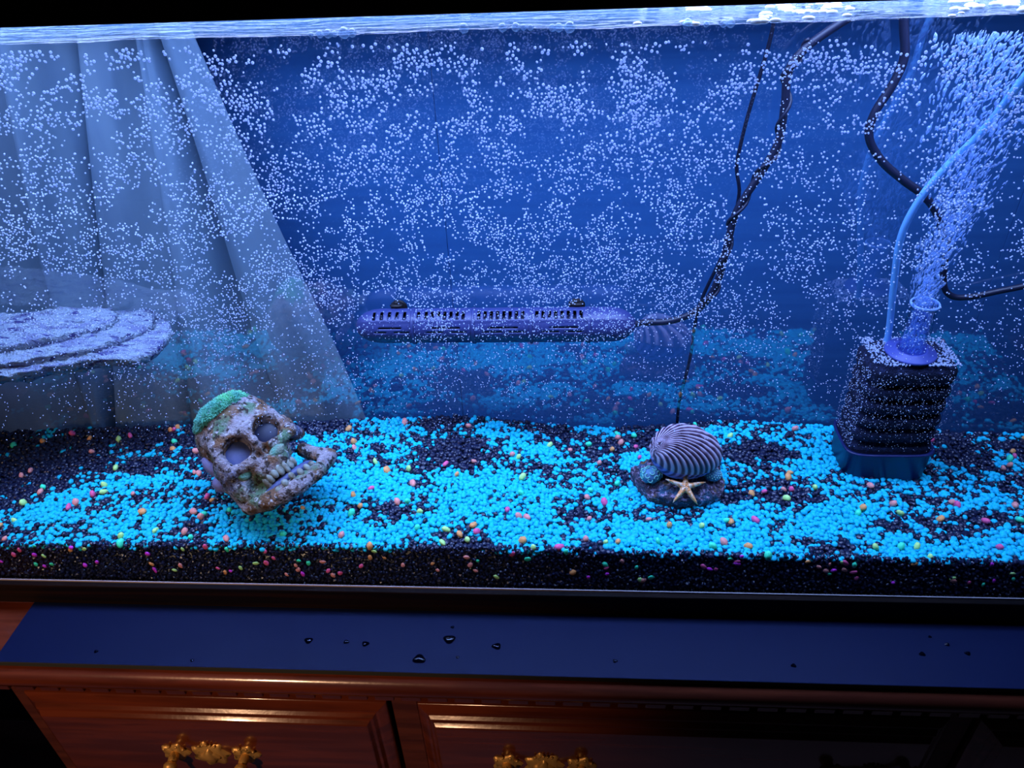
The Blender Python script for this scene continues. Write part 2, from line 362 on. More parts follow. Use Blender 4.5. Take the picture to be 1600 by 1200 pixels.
def rot_flat(n): # spin about z with a little tilt
    a = RNG.uniform(0, 2 * PI, n); t = RNG.normal(0, .35, n); ca, sa, ct, st = np.cos(a), np.sin(a), np.cos(t), np.sin(t); z = 0 * a
    return np.array([[ca, -sa * ct, sa * st], [sa, ca * ct, -ca * st], [z, st, ct]]).transpose(2, 0, 1)
me = scatter('cyan_gravel', ICO2, pos[isc], scl[isc], rot_flat(isc.sum()), .07)
link('cyan_gravel', me, M_cy, kind='stuff', label='bright cyan aquarium gravel spread in patches over the tank floor', category='gravel')
bp_, bs_ = pos[~isc], scl[~isc]
fp, fs = [], []
for i in range(int((XR - XL) / .0036)):
    for j in range(14):
        for d in (0, 1):
            x = XL + .003 + (i + random.random()) * .0036; z = .022 + (j + random.random()) * .0036; y = .0028 + d * .002 + max(0, z - .03) * .17
            if z > gh(x, 0) + .0005 or x > XR - .003: continue
            s = random.uniform(.0013, .0024); fp.append((x, y, z)); fs.append((s * random.uniform(1, 1.4), s * .8, s * random.uniform(.7, 1)))
allp = np.vstack([bp_, fp]); alls = np.vstack([bs_, fs])
me = scatter('black_gravel', ICO2, bp_, bs_, rot_flat(len(bp_)), .09, smooth=False)
me2 = scatter('b2', ICO1, np.array(fp), np.array(fs), rand_rot(len(fp)), .1, smooth=False)
G = [[(XL + (XR - XL) * i / 120, .0055 + (YB - .008) * j / 24, gh(XL + (XR - XL) * i / 120, YB * j / 24) - .005) for j in range(25)] for i in range(121)]
G = [[(r[0][0], .0055, .0185)] + [(r[0][0], .011, r[0][2])] + r[2:] for r in G]
me3 = grid_mesh('b3', G)
bm = bmesh.new(); [bm.from_mesh(m_) for m_ in (me, me2, me3)]
mb = bpy.data.meshes.new('black_gravel'); bm.to_mesh(mb); bm.free()
link('black_gravel', mb, M_bk, kind='stuff', label='small black gravel between the cyan patches and packed against the front glass', category='gravel')

# neon pebbles, one by one
neon = {'salmon pink': (1, .36, .30), 'hot pink': (1, .14, .34), 'orange': (1, .42, .14), 'lime green': (.60, 1, .30), 'mint green': (.06, 1, .50), 'magenta': (.85, .06, .75)}
nm = {}
for k, c in neon.items():
    m = mat(k.replace(' ', '_') + '_stone', c, .5, spec=.3); nm[k] = []
    for q_ in range(3):
        me = scatter('pebble', ICO2, [(0, 0, 0)], [(1.15, .85, .7)], rand_rot(1), .12); me.materials.append(m); nm[k].append(me)
keys = list(neon)
blue_me = scatter('pebble', ICO2, [(0, 0, 0)], [(1.3, .85, .7)], rand_rot(1), .12); blue_me.materials.append(mat('royal_blue_stone', (.03, .28, 1), .5)); 
for k in range(300):
    front = k >= 205
    if not front:
        x = random.uniform(-.64, .50); y = random.uniform(.008, .195); z = gh(x, y) + .0002
        kd = random.choices(keys, (6, 3, 4, 4, 3, .4))[0]; s = random.uniform(.0028, .0042); where = 'on top of the gravel bed'
    else:
        x = random.uniform(-.55, .42); z = random.uniform(.036, gh(x, 0) - .001); y = .0016 + max(0, z - .03) * .17
        kd = random.choices(keys, (3, 3, 2, 3, 4, 3))[0]; s = random.uniform(.0020, .0032); where = 'pressed against the front glass in the black gravel'
    o = link('neon_pebble', random.choice(nm[kd]), loc=(x, y, z)); o.scale = (s * random.uniform(1, 1.2), s * (.5 if front else 1), s)
    if not front: o.rotation_euler = (random.uniform(-.4, .4), random.uniform(-.4, .4), random.uniform(0, 6))
    else: o.rotation_euler = (0, random.uniform(-.8, .8), 0)
    zx = next(t for lim, t in ((-.40, 'left of the skull'), (-.20, 'around the skull'), (-.03, 'under the heater'), (.08, 'just left of the clam ornament'), (.27, 'between clam ornament and filter'), (9, 'around the sponge filter')) if x < lim)
    dz = '' if front else (' near the front' if y < .05 else ' mid-bed' if y < .12 else ' at the back')
    w2 = f'in the dark front gravel, {zx}' if front else f'on the gravel{dz}, {zx}'
    o['label'] = f'{kd} neon pebble {w2}'; o['category'] = 'pebble'; o['group'] = f'{kd} pebbles {w2}'
#PART2
# ------------------------------------------------------------------ curtain behind the tank
M_cur = mat('curtain_cloth', (.28, .40, .50), .85, spec=.1, mix=((.23, .34, .45), 30, .4, .6, (1, 1, .1)), bump=(900, .2, .0004))
tops = [(-140, 60), (-42, 60), (30, 60), (95, 70), (150, 70), (197, 70), (208, 70), (222, 70), (270, 75), (310, 80)]
bots = [(-60, 650), (120, 650), (135, 652), (150, 650), (215, 650), (285, 650), (330, 645), (415, 640), (480, 635), (540, 625)]
XT = [aty(*p, .25) for p in tops]; XB = [aty(*p, .25) for p in bots]
nU, nV = 260, 60; P = []
kx = np.linspace(0, len(tops) - 1, nU)
crease = [1.0, 3.0, 5.0, 7.0]
for u in kx:
    i = min(int(u), len(tops) - 2); t = u - i; row = []
    ts = t
    a = XT[i].lerp(XT[i + 1], ts); b = XB[i].lerp(XB[i + 1], ts)
    d = min(abs(u - c) for c in crease); lo = max([c for c in crease if c <= u] + [-1]); hi = min([c for c in crease if c > u] + [11.5])
    ph = (u - lo) / max(1e-6, hi - lo)                                        # 0..1 inside a fold
    fold = (math.sin(PI * min(1, max(0, ph))) ** .38) if hi > lo else 0
    fold = fold * (.72 + .28 * math.cos(PI * ph))                              # asymmetric: lit left side, shaded right side
    for v in np.linspace(-.55, 1.9, nV):
        x = a.x + (b.x - a.x) * v; z = a.z + (b.z - a.z) * v
        wv = .9 + .3 * math.sin(v * 2 + u)
        y = .305 - .062 * fold * min(1.1, wv) - .004 * math.sin(u * 5 + v * 3) + .003 * nz(u * 1.2, v * 2, 4, 1)
        row.append((x + .002 * math.sin(v * 5 + u), y, z))
    P.append(row)
me = grid_mesh('curtain', P); o = link('curtain', me, M_cur, label='pale green grey curtain hanging in slanted folds behind the left part of the aquarium', category='curtain')
o.modifiers.new('thick', 'SOLIDIFY').thickness = .0015

# ------------------------------------------------------------------ pale layered rock ledge
M_rock = mat('pale_rock', (.34, .42, .52), .9, spec=.1, mix=[((.22, .25, .42), 70, .45, .62, (.5, 1.6, 1)), ((.07, .07, .22), 170, .56, .64, (.35, 1.6, 1)), ((.42, .48, .55), 300, .56, .66)], bump=(300, 1, .008))
def slab(name, pts, zt, th, parent, m, amp=.0012, seed=0, N=200, rings=26, tilt=0, dome=.004):
    """irregular stone plate: outline pts (x, y), top height zt, thickness th"""
    P0 = [Vector((p[0], p[1], 0)) for p in pts]; P0.append(P0[0]); S = smooth_path(P0, 12)
    L = [0]
    for a, b in zip(S, S[1:]): L.append(L[-1] + (b - a).length)
    out = []
    for k in range(N):
        t = L[-1] * k / N; i = max(j for j in range(len(L)) if L[j] <= t); i = min(i, len(S) - 2)
        out.append(S[i].lerp(S[i + 1], (t - L[i]) / max(1e-9, L[i + 1] - L[i])))
    C = sum(out, Vector()) / N; C.x = min(max(C.x, -.60), -.46) if name == 'rock_layer' else C.x
    R = []
    for r in range(rings + 1):
        f = 1 - r / rings; row = []
        for k in range(N):
            p = C.lerp(out[k], f * (1 + .02 * fbm(out[k].x, out[k].y, seed, 90) if f > .5 else 1))
            z = zt + tilt * (p.y - C.y) + dome * (1 - f ** 3) + amp * fbm(p.x * .6, p.y * 2.2, seed, 90, 5) + amp * .7 * nz(p.x, p.y, seed + 4, 300)
            row.append((p.x, p.y, z))
        R.append(row)
    side = []
    for q in range(1, 6):
        g = q / 5
        side.append([(C.x + (R[0][k][0] - C.x) * (1 + .012 * math.sin(PI * g) - .02 * g) + .0008 * nz(k * .3, g * 5, seed), C.y + (R[0][k][1] - C.y) * (1 - .10 * g) + .001 * nz(k * .2, g * 6, seed + 2), R[0][k][2] - th * g) for k in range(N)])
    R = side[::-1] + R
    R = [[(C.x, C.y, zt - th)] * N] + R
    me = grid_mesh(name, R, wrapv=True); bm = bmesh.new(); bm.from_mesh(me); bmesh.ops.remove_doubles(bm, verts=bm.verts, dist=1e-6)
    return link(name, bm_mesh(name, bm, True), m, parent)
ROCK = thing('rock_ledge', 'pale bluish layered rock basking ledge jutting in from the left end of the tank', 'rock ledge')
def outl(px, z): return [tuple(atz(x, y, z)[:2]) for x, y in px]
LV = [(.212, .011, [(-330, 495), (-120, 492), (0, 490), (60, 488), (80, 482), (150, 480), (178, 484), (176, 497), (140, 512), (80, 528), (0, 542), (-150, 560), (-330, 568)]),
      (.2035, .010, [(-330, 497), (0, 494), (150, 487), (225, 485), (242, 490), (232, 506), (205, 520), (150, 541), (80, 556), (0, 569), (-150, 588), (-330, 590)]),
      (.1955, .011, [(-330, 500), (0, 498), (150, 490), (238, 486), (258, 498), (265, 516), (250, 540), (208, 560), (150, 562), (80, 572), (0, 588), (-150, 606), (-330, 608)]),
      (.186, .008, [(-330, 520), (0, 515), (150, 505), (200, 510), (225, 530), (205, 552), (150, 568), (80, 580), (0, 594), (-150, 612), (-330, 612)])]
for k, (z, th, px) in enumerate(LV): slab('rock_layer', outl(px, z), z, th, ROCK, M_rock, seed=k * 3.1, dome=.002, amp=.0032)
bm = bmesh.new(); box(bm, XL + .0005, XL + .010, .10, .18, .17, .23, .002); link('magnet_mount', bm_mesh('magnet_mount', bm), M_trimt, ROCK)

# ------------------------------------------------------------------ skull ornament
def vox(name, parts, cuts, voxel, m, parent, M4, smooth=3, amp=.0006, subname=None, tints=None):
    bm = bmesh.new()
    for c, r, e in parts: ball(bm, c, r, 3, e)
    o = link(name, bm_mesh(name, bm)); md = o.modifiers.new('r', 'REMESH'); md.mode = 'VOXEL'; md.voxel_size = voxel
    helpers = []
    if cuts:
        bm = bmesh.new()
        for c, r, e in cuts: ball(bm, c, r, 3, e)
        h = link('cutter', bm_mesh('cutter', bm)); helpers.append(h)
        b = o.modifiers.new('b', 'BOOLEAN'); b.operation = 'DIFFERENCE'; b.object = h; b.solver = 'EXACT'; b.use_self = True
        md = o.modifiers.new('r2', 'REMESH'); md.mode = 'VOXEL'; md.voxel_size = voxel
    s = o.modifiers.new('s', 'SMOOTH'); s.iterations = smooth; s.factor = .5
    bpy.context.view_layer.update()
    me = bpy.data.meshes.new_from_object(o.evaluated_get(bpy.context.evaluated_depsgraph_get())); me.name = name
    bpy.data.objects.remove(o)
    for h in helpers: bpy.data.objects.remove(h)
    me.transform(M4)
    for v in me.vertices:
        d = amp * (fbm(v.co.x, v.co.y, v.co.z, 90, 4) + .5 * nz(v.co.x, v.co.y, v.co.z, 260)); v.co += v.normal * d
    me.polygons.foreach_set('use_smooth', [True] * len(me.polygons)); me.materials.clear()
    return link(name, me, m, parent)
def fbm3(c, s, o=4): return noise.fractal(Vector(c) * s, 1.0, 2.0, o)
def fbm(x, y, z=0, s=1, o=4): return noise.fractal(Vector((x * s, y * s, z * s)), 1.0, 2.0, int(o))
def caps(a, b, r0, r1, n=7):
    a, b = Vector(a), Vector(b); return [(a.lerp(b, k / (n - 1)), (r0 + (r1 - r0) * k / (n - 1),) * 3, None) for k in range(n)]
M_skull = mat('skull_resin', (.36, .31, .33), .8, spec=.2, mix=[((.21, .11, .06), 45, .44, .56), ((.13, .22, .13), 30, .54, .62), ((.14, .16, .28), 26, .57, .68), ((.05, .035, .03), 170, .52, .60), ((.50, .46, .46), 260, .58, .66)], bump=(420, 1, .003))
eye = aty(393, 690, .068)
nv = -(ray(393, 690).normalized())                           # towards the viewer
rX = RT - nv * RT.dot(nv); rX.normalize(); uX = nv.cross(rX)
th = math.radians(41); aX = rX * math.cos(th) + uX * math.sin(th); aZ = -rX * math.sin(th) + uX * math.cos(th); aY = -nv
M4 = Matrix(((aX.x, aY.x, aZ.x, eye.x), (aX.y, aY.y, aZ.y, eye.y), (aX.z, aY.z, aZ.z, eye.z), (0, 0, 0, 1))) @ Matrix.Rotation(math.radians(-14), 4, 'X') @ Matrix.Rotation(math.radians(8), 4, 'Z') @ Matrix.Scale(.0093, 4)
SKU = thing('skull_ornament', 'tilted brown resin skull aquarium ornament with a green moss cap', 'skull ornament')
S = lambda *a: Matrix.Rotation(math.radians(a[0]), 4, a[1])
parts = [((0, 3.6, 2.3), (4.3, 5.0, 4.4), None), ((0, 1.4, .6), (3.9, 3.0, 3.6), None), ((0, .6, -1.9), (2.9, 2.2, 2.4), None), ((0, -.5, -3.3), (2.1, 1.7, 1.5), None)]
parts += caps((-3.2, -.2, 1.45), (0, -1.45, 1.05), .65, .75) + caps((3.2, -.2, 1.45), (0, -1.45, 1.05), .65, .75)
parts += caps((0, -1.5, 1.0), (0, -1.95, -.55), .5, .42) + [((-3.3, 1.6, -3.2), (1.5, 2.2, 2.6), None), ((-2.2, 1.2, -5.0), (1.7, 1.8, 1.6), None)]
parts += [((0, .2, 1.9), (3.6, 1.6, 2.0), None)]
for s in (-1, 1):
    parts += [((s * 3.6, 1.6, -.6), (1.1, 2.2, 1.6), None)]
    parts += caps((s * 3.3, -.3, 1.3), (s * 3.5, -.3, -1.4), .55, .62) + caps((s * 3.4, -.5, -1.5), (s * 1.0, -1.5, -2.1), .75, .62)
    parts += caps((s * 3.4, -.4, -1.6), (s * 4.5, 1.8, -1.9), .75, .60) + caps((s * 4.5, 1.8, -1.9), (s * 4.3, 4.2, -1.3), .6, .5)
cuts = [((s * 1.75, -1.1, -.15), (1.45, 2.0, 1.40), None) for s in (-1, 1)]
cuts += [((s * .42, -1.9, -1.75), (.50, 1.2, .78), S(s * 14, 'Y')) for s in (-1, 1)] + [((s * 2.6, -.9, -4.0), (.9, 1.2, .9), None) for s in (-1, 1)]
def skull_part(name, parts, cuts, m, parent, **k): return vox(name, parts, cuts, .17, m, parent, M4, **k)
skull_part('cranium', parts, cuts, M_skull, SKU, amp=.0011)
jaw = caps((-4.0, 2.4, -3.0), (-3.9, 1.2, -4.9), .85, .95, 9) + caps((-3.9, 1.2, -4.9), (-2.3, -1.1, -6.2), 1.0, .95, 9) + caps((-2.3, -1.1, -6.2), (.3, -2.0, -6.9), .95, .95, 9)
jaw += caps((.3, -2.0, -6.9), (2.8, -1.2, -6.8), .95, .80, 9) + caps((2.8, -1.2, -6.8), (4.0, .2, -6.4), .75, .75, 9) + caps((4.0, .2, -6.4), (4.9, 1.0, -6.0), .8, .95, 9) + caps((4.7, .9, -5.8), (3.6, 1.9, -3.6), .85, .75, 9) + caps((-1.5, 1.2, -5.9), (2.5, .8, -6.2), .7, .7, 9)
skull_part('jaw', jaw, [], M_skull, SKU, amp=.0011)
M_tooth = mat('stained_tooth', (.30, .33, .28), .6, mix=((.14, .12, .08), 120, .45, .6), bump=(300, .4, .001))
for k in range(7):
    a = (k - 3) * .30
    for up in (0, 1):
        r = 2.0 if up else 2.75
        c = (r * math.sin(a) * (1 if up else 1.1) + (0 if up else .35), .35 - r * math.cos(a), (-4.35 if up else -5.95) + random.uniform(-.12, .12))
        bm = bmesh.new(); ball(bm, (0, 0, 0), (.33 * random.uniform(.85, 1.15), .36, (.75 if up else .5) * random.uniform(.8, 1.1)), 2)
        for v in bm.verts: v.co.x *= 1 + .25 * v.co.z * (-1 if up else 1); v.co += Vector((.03 * nz(k, up, v.co.z * 3), 0, 0))
        me = bm_mesh('tooth', bm, True); me.transform(M4 @ Matrix.Translation(c) @ Matrix.Rotation(a, 4, 'Z')); link('tooth', me, M_tooth, SKU)
M_sock = mat('blue_grey_resin', (.10, .115, .25), .5, mix=((.055, .07, .17), 90, .4, .65))
for s, cc in ((-1, 'pale blue grey eye hole filling'), (1, 'dark disc standing for the shade inside the eye hole')):
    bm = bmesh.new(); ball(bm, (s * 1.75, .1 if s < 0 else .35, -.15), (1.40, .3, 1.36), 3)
    me = bm_mesh('eye_socket', bm, True); me.transform(M4); o = link('eye_socket', me, M_sock if s < 0 else mat('socket_shade', (.010, .013, .045), .5, mix=((.03, .035, .09), 90, .55, .7)), SKU); o['label'] = cc  # dark disc colours in the shade of the hollow right eye hole
bm = bmesh.new(); ball(bm, (0, .1, -5.5), (3.3, 1.9, .75), 3); me = bm_mesh('mouth_floor', bm, True); me.transform(M4); link('mouth_floor', me, M_sock, SKU)['label'] = 'smooth blue grey mouth floor'
skull_part('barnacle', [((-4.3, 2.9, 1.2), (.6, .7, 1.3), None), ((-4.75, 2.5, -1.0), (.75, .7, .95), None)], [], mat('barnacle_shell', (.20, .18, .34), .6, bump=(300, .5, .001)), SKU, amp=.0004)
# moss: thousands of short blades on a cap
M_moss = mat('moss_green', (.16, .62, .27), .8, mix=((.12, .46, .36), 30, .4, .6))
bm = bmesh.new(); ball(bm, (0, 0, 0), (1, 1, 1), 4); me_s = bm_mesh('m', bm)
mc = Vector((-.15, 1.9, 4.65)); pts = []; rots = []; er = Vector((3.05, 3.2, 1.4)); R4 = M4.to_3x3().normalized()
def bump_at(X): return 1 + .10 * nz(X.x, X.y, X.z, 2)
while len(pts) < 3600:
    d = Vector((random.gauss(0, 1), random.gauss(0, 1), random.gauss(0, 1))).normalized()
    if d.z < -.4 or d.y > .6: continue
    X = mc + Vector((d.x * er.x, d.y * er.y, d.z * er.z)) * bump_at(d * 2)
    N = Vector((d.x / er.x, d.y / er.y, d.z / er.z)).normalized() + Vector([random.gauss(0, .35) for _ in range(3)])
    pts.append(M4 @ X); rots.append([list(q) for q in (R4 @ N).normalized().to_track_quat('Z', 'Y').to_matrix()])
nb = len(pts); me = scatter('moss_cap', ICO1, [tuple(p) for p in pts], RNG.uniform(.6, 1.2, (nb, 1)) * np.array([[.00034, .00034, .0024]]), np.array(rots), .1)
bm = bmesh.new(); ball(bm, mc, er, 3)
for v in bm.verts:
    d = v.co - mc; d = Vector((d.x / er.x, d.y / er.y, d.z / er.z)); v.co = mc + (v.co - mc) * bump_at(d * 2) * .97
bm.transform(M4); bm.from_mesh(me); link('moss_cap', bm_mesh('moss_cap', bm, True), M_moss, SKU)
skull_part('moss_patch', [((-2.6, -.55, -2.2), (.9, .5, .8), None), ((1.0, -1.85, -2.75), (1.0, .45, .55), None)], [], mat('moss_dull', (.14, .36, .26), .85, mix=((.25, .30, .22), 60, .45, .6), bump=(600, 1, .002)), SKU, amp=.0012)

# ------------------------------------------------------------------ clam shell ornament
CL = thing('clam_ornament', 'striped clam shell ornament with an orange starfish on a rocky base', 'shell ornament')
M_shell = mat('shell_stripes', (.5, .5, .6), .5, spec=.4); nt = M_shell.node_tree
at_ = nt.nodes.new('ShaderNodeAttribute'); at_.attribute_name = 'rib'
rp = nt.nodes.new('ShaderNodeValToRGB'); rp.color_ramp.elements[0].color = (.05, .025, .05, 1); rp.color_ramp.elements[0].position = .12
rp.color_ramp.elements[1].color = (.62, .50, .62, 1); rp.color_ramp.elements[1].position = .62
e = rp.color_ramp.elements.new(.36); e.color = (.22, .12, .19, 1)
nt.links.new(at_.outputs['Fac'], rp.inputs[0]); nt.links.new(rp.outputs[0], nt.nodes['Principled BSDF'].inputs['Base Color'])
M_shell2 = M_shell.copy(); M_shell2.name = 'shell_stripes_blue'
for e_, c_ in zip([n for n in M_shell2.node_tree.nodes if n.type == 'VALTORGB'][0].color_ramp.elements, ((.05, .06, .22, 1), (.14, .17, .48, 1), (.34, .38, .85, 1))): e_.color = c_
def valve(name, up, m, parent, C, rx, ry, h, amp):
    n, mm_ = 90, 260; P = []; A = []
    U = Vector((-.97, -.25))                      # umbo on the left rim
    for i in range(n + 1):
        f = i / n; row = []
        for k in range(mm_):
            a = 2 * PI * k / mm_; x, y = f * math.cos(a), f * math.sin(a)
            d = Vector((x, y)) - U; ang = math.atan2(d.y + .25 * d.x * d.x, d.x); rr = min(1, d.length)
            rib = .5 + .5 * math.cos(ang * 46); fade = min(1, rr * 1.6)
            z = math.sqrt(max(0, 1 - f ** 2.3)) * (1 - .25 * x - .1 * y)
            g = 1 + amp * (rib - .5) * fade
            row.append((C[0] + x * rx * (1 + .02 * (rib - .5)), C[1] + y * ry * (1 + .02 * (rib - .5)), C[2] + up * h * z * g + up * .0012 * (rib - .5) * fade)); A.append(max(0, min(1, rib * (.75 + .3 * nz(x, y, 1, 5)) + .25 * nz(x * 3, y * 3, 3, 2))))
        P.append(row)
    me = grid_mesh(name, P, wrapv=True); at = me.attributes.new('rib', 'FLOAT', 'POINT'); at.data.foreach_set('value', A)
    return link(name, me, m, parent)
cc = atz(1071, 706, .108)
piv = Matrix.Translation(cc) @ Matrix.Rotation(math.radians(14), 4, 'X') @ Matrix.Rotation(math.radians(6), 4, 'Y')
o1 = valve('upper_valve', 1, M_shell, CL, (0, 0, 0), .0355, .027, .027, .05); o1.data.transform(piv)
o2 = valve('lower_valve', -1, M_shell2, CL, (0, 0, -.0015), .0335, .025, .022, .10); o2.data.transform(piv)
M_base = mat('coral_rock', (.09, .06, .10), .6, mix=[((.04, .12, .22), 60, .5, .62), ((.24, .13, .05), 90, .56, .66), ((.46, .33, .50), 230, .55, .62)], bump=(320, 1, .007))
bpts = [tuple(atz(x, y, .074)[:2]) for x, y in ((985, 737), (1010, 722), (1060, 716), (1110, 722), (1128, 742), (1130, 770), (1108, 782), (1070, 786), (1035, 782), (1008, 768))]
slab('base', bpts, .0755, .02, CL, M_base, amp=.0055, seed=5, N=160, rings=34, dome=.011)
M_cor = mat('teal_coral', (.05, .35, .38), .6, mix=((.10, .22, .40), 60, .45, .6), bump=(300, .4, .001))
M_corp = mat('coral_tips', (.30, .75, .60), .6)
def coral(name, px, py, r, m, m2, n, cup):
    c = Vector(atz(px, py, .088)); parts_ = [(tuple(c), (r, r * .8, r * .7), None)]
    bm = bmesh.new(); ball(bm, c, (r, r * .8, r * .75), 3)
    for v in bm.verts: v.co += (v.co - c) * .10 * nz(*v.co, 300)
    o = link(name, bm_mesh(name, bm, True), m, CL); bm = bmesh.new()
    for k in range(n):
        th_ = math.acos(1 - (k + .5) / n * 1.0); ph = k * 2.39996
        d = Vector((math.sin(th_) * math.cos(ph), math.sin(th_) * math.sin(ph) * .8, math.cos(th_) * .75)); p = c + d * r * 1.0
        if cup:
            N = d.normalized(); B = N.orthogonal().normalized(); D = N.cross(B); s = random.uniform(0, 6)
            for q_ in range(9):
                a = s + q_ * .5; ball(bm, p + (B * math.cos(a) + D * math.sin(a)) * .0021 + N * .0004, .0006, 1)
        else: ball(bm, p, .0008, 1)
    link('coral_polyps', bm_mesh('coral_polyps', bm, True), m2, o)
coral('coral', 1017, 742, .0105, M_cor, M_corp, 16, True)
coral('coral', 1114, 742, .0085, mat('blue_coral', (.08, .26, .42), .6, bump=(300, .6, .001)), M_corp, 60, False)
# starfish leaning on the base front
sc = atz(1071, 761, .088); bm = bmesh.new(); n = 100; rings = []
M_star = mat('starfish_orange', (.95, .38, .12), .6, mix=((.98, .75, .55), 260, .5, .60), bump=(500, .4, .001))
for f, hh in ((1, 0), (.98, .35), (.8, .7), (.55, .9), (.25, 1.0), (.02, 1.05)):
    row = []
    for k in range(n):
        a = 2 * PI * k / n; q_ = abs(((a * 5 / (2 * PI)) % 1) - .5) * 2      # 0 at arm tip, 1 between the arms
        q_ = 1 - q_; R_ = .020 * (.27 + .73 * (max(0, 1 - q_ * 1.0) ** 3.2)) if False else .0205 * (.27 + .73 * (abs(2 * (((a * 5 / (2 * PI)) % 1) - .5)) ** 2.9))
        row.append(bm.verts.new((R_ * f * math.cos(a + .25), R_ * f * math.sin(a + .25), hh * .0042)))
    rings.append(row)
for a, b in zip(rings, rings[1:]):
    for j in range(n): k = (j + 1) % n; bm.faces.new((a[j], a[k], b[k], b[j]))
bm.faces.new(rings[-1])
for k in range(5):
    for t in range(6):
        a = 2 * PI * k / 5 + .25; ball(bm, (.0028 * (t + .6) * math.cos(a), .0028 * (t + .6) * math.sin(a), .0044 - .0004 * t), .0008, 1)
bm.transform(Matrix.Translation(sc) @ Matrix.Rotation(math.radians(38), 4, 'X'))
link('starfish', bm_mesh('starfish', bm, True), M_star, CL)['label'] = 'orange starfish'

# ------------------------------------------------------------------ sponge filter
FI = thing('sponge_filter', 'black ribbed sponge filter with a clear bubbling outlet tube standing on the gravel', 'filter')
M_sp = mat('black_sponge', (.012, .016, .045), .9, spec=.2, mix=((.03, .04, .11), 300, .5, .7), bump=(900, 1, .002))
M_fp = mat('filter_plastic', (.012, .018, .10), .35); M_fl = mat('filter_flange', (.07, .09, .36), .45)
FX, FY = .323, .146
def rrect(hx, hy, rad, z, n=64):
    out = []
    for k in range(n):
        a = 2 * PI * k / n; c, s = math.cos(a), math.sin(a); p = 5
        q_ = (abs(c) ** p + abs(s) ** p) ** (-1 / p); out.append((FX + hx * c * q_, FY + hy * s * q_, z))
    return out
R = [rrect(.001, .001, 0, .0905), rrect(.039, .026, 0, .0905)]
for z in np.linspace(.091, .192, 60):
    g = 0
    for zc in (.104, .121, .138, .155, .1715): g = max(g, math.exp(-((z - zc) / .0028) ** 2))
    e = .0007 * math.sin(z * 900); rr = 1 if z < .186 else 1 - .10 * ((z - .186) / .006) ** 2
    R.append(rrect((.0405 - .005 * g) * rr, (.027 - .005 * g) * rr, 0, z))
R += [rrect(.034, .021, 0, .1955), rrect(.02, .012, 0, .1965), rrect(.001, .001, 0, .1965)]
link('sponge', grid_mesh('sponge', R, wrapv=True), M_sp, FI)
R = [rrect(.001, .001, 0, .048), rrect(.0400, .0285, 0, .048), rrect(.0425, .030, 0, .0915), rrect(.0440, .0315, 0, .0925), rrect(.0440, .0315, 0, .0945), rrect(.0415, .029, 0, .0945), rrect(.0410, .0285, 0, .0915), rrect(.001, .001, 0, .0905)]
link('weighted_base', grid_mesh('weighted_base', R, wrapv=True), M_fp, FI)
def lathe(name, prof, c, m, parent, seg=48, close=True):
    P = [[(c[0] + r * math.cos(2 * PI * k / seg), c[1] + r * math.sin(2 * PI * k / seg), c[2] + z) for k in range(seg)] for r, z in prof]
    return link(name, grid_mesh(name, P, wrapv=True), m, parent)
TX, TY, TZ = .3225, .143, .1965
lathe('flange', [(.0001, 0), (.0222, 0), (.0228, .0012), (.0222, .0026), (.0155, .0030), (.0145, .0050), (.0125, .0052), (.0122, .0032), (.0001, .003)], (TX, TY, TZ), M_fl, FI)
M_clr = clear('clear_tube', (.90, .95, 1), fres=1.5, rough=.03)
lathe('outlet_tube', [(.0118, .002), (.0118, .052), (.0108, .052), (.0108, .002)], (TX, TY, TZ), M_clr, FI)
lathe('tube_rim', [(.0116, .050), (.0126, .0505), (.0128, .0522), (.0118, .0535), (.0108, .0525), (.0116, .050)], (TX, TY, TZ), mat('tube_rim', (.30, .48, .9), .2), FI)
M_air = mat('airline_silicone', (.20, .52, .95), .35)
ap = [aty(1387, 527, .163), aty(1391, 500, .162), aty(1397, 440, .158), aty(1408, 370, .152), aty(1437, 312, .145), aty(1478, 262, .138), aty(1540, 200, .128), aty(1600, 122, .115), aty(1680, 20, .105), aty(1690, -60, .10)]
link('airline_tube', tube_mesh('airline_tube', smooth_path([Vector((ap[0].x, ap[0].y, .190))] + ap, 8), .0031, 14), M_air, FI)['label'] = 'pale blue airline tube'

# ------------------------------------------------------------------ heater on the back glass
HE = thing('aquarium_heater', 'long dark slotted plastic heater guard fixed level on the back glass', 'heater')
M_he = mat('heater_plastic', (.035, .045, .16), .42, spec=.5, bump=(500, .2, .0006))
HY = .183; ha, hb = aty(557, 510, HY), aty(993, 507, HY); HR = .0178; HLn = (hb - ha).length
hm = Matrix.Translation(ha) @ (hb - ha).to_track_quat('X', 'Z').to_matrix().to_4x4()
def hR(t):                                   # radius along the guard (rounded ends)
    e = .030 / HLn
    q_ = min(t, 1 - t) / e
    return HR * (1 if q_ >= 1 else math.sqrt(max(.02, 1 - (1 - q_) ** 2.4)))
NX, NA = 182, 72; P = []
for i in range(NX + 1):
    t = i / NX; r = hR(t); row = []
    for k in range(NA):
        a = 2 * PI * k / NA                  # elevation, 0 = towards the viewer
        rr = r * (1.0 if 42 < math.degrees(a) < 200 else .955)
        row.append(tuple(hm @ Vector((t * HLn, -rr * math.cos(a), rr * math.sin(a)))))
    P.append(row)
px2i = lambda px: int((px - 557) / 436 * NX)
slots = set()
for g0, nn, st in ((590, 5, 12), (660, 8, 9.6), (752, 8, 9.6), (841, 8, 9.6)):
    for s in range(nn): i0 = px2i(g0 + s * st); slots |= {(i0, k) for k in range(10, 17)} | {(i0 + 1, k) for k in range(10, 17)}
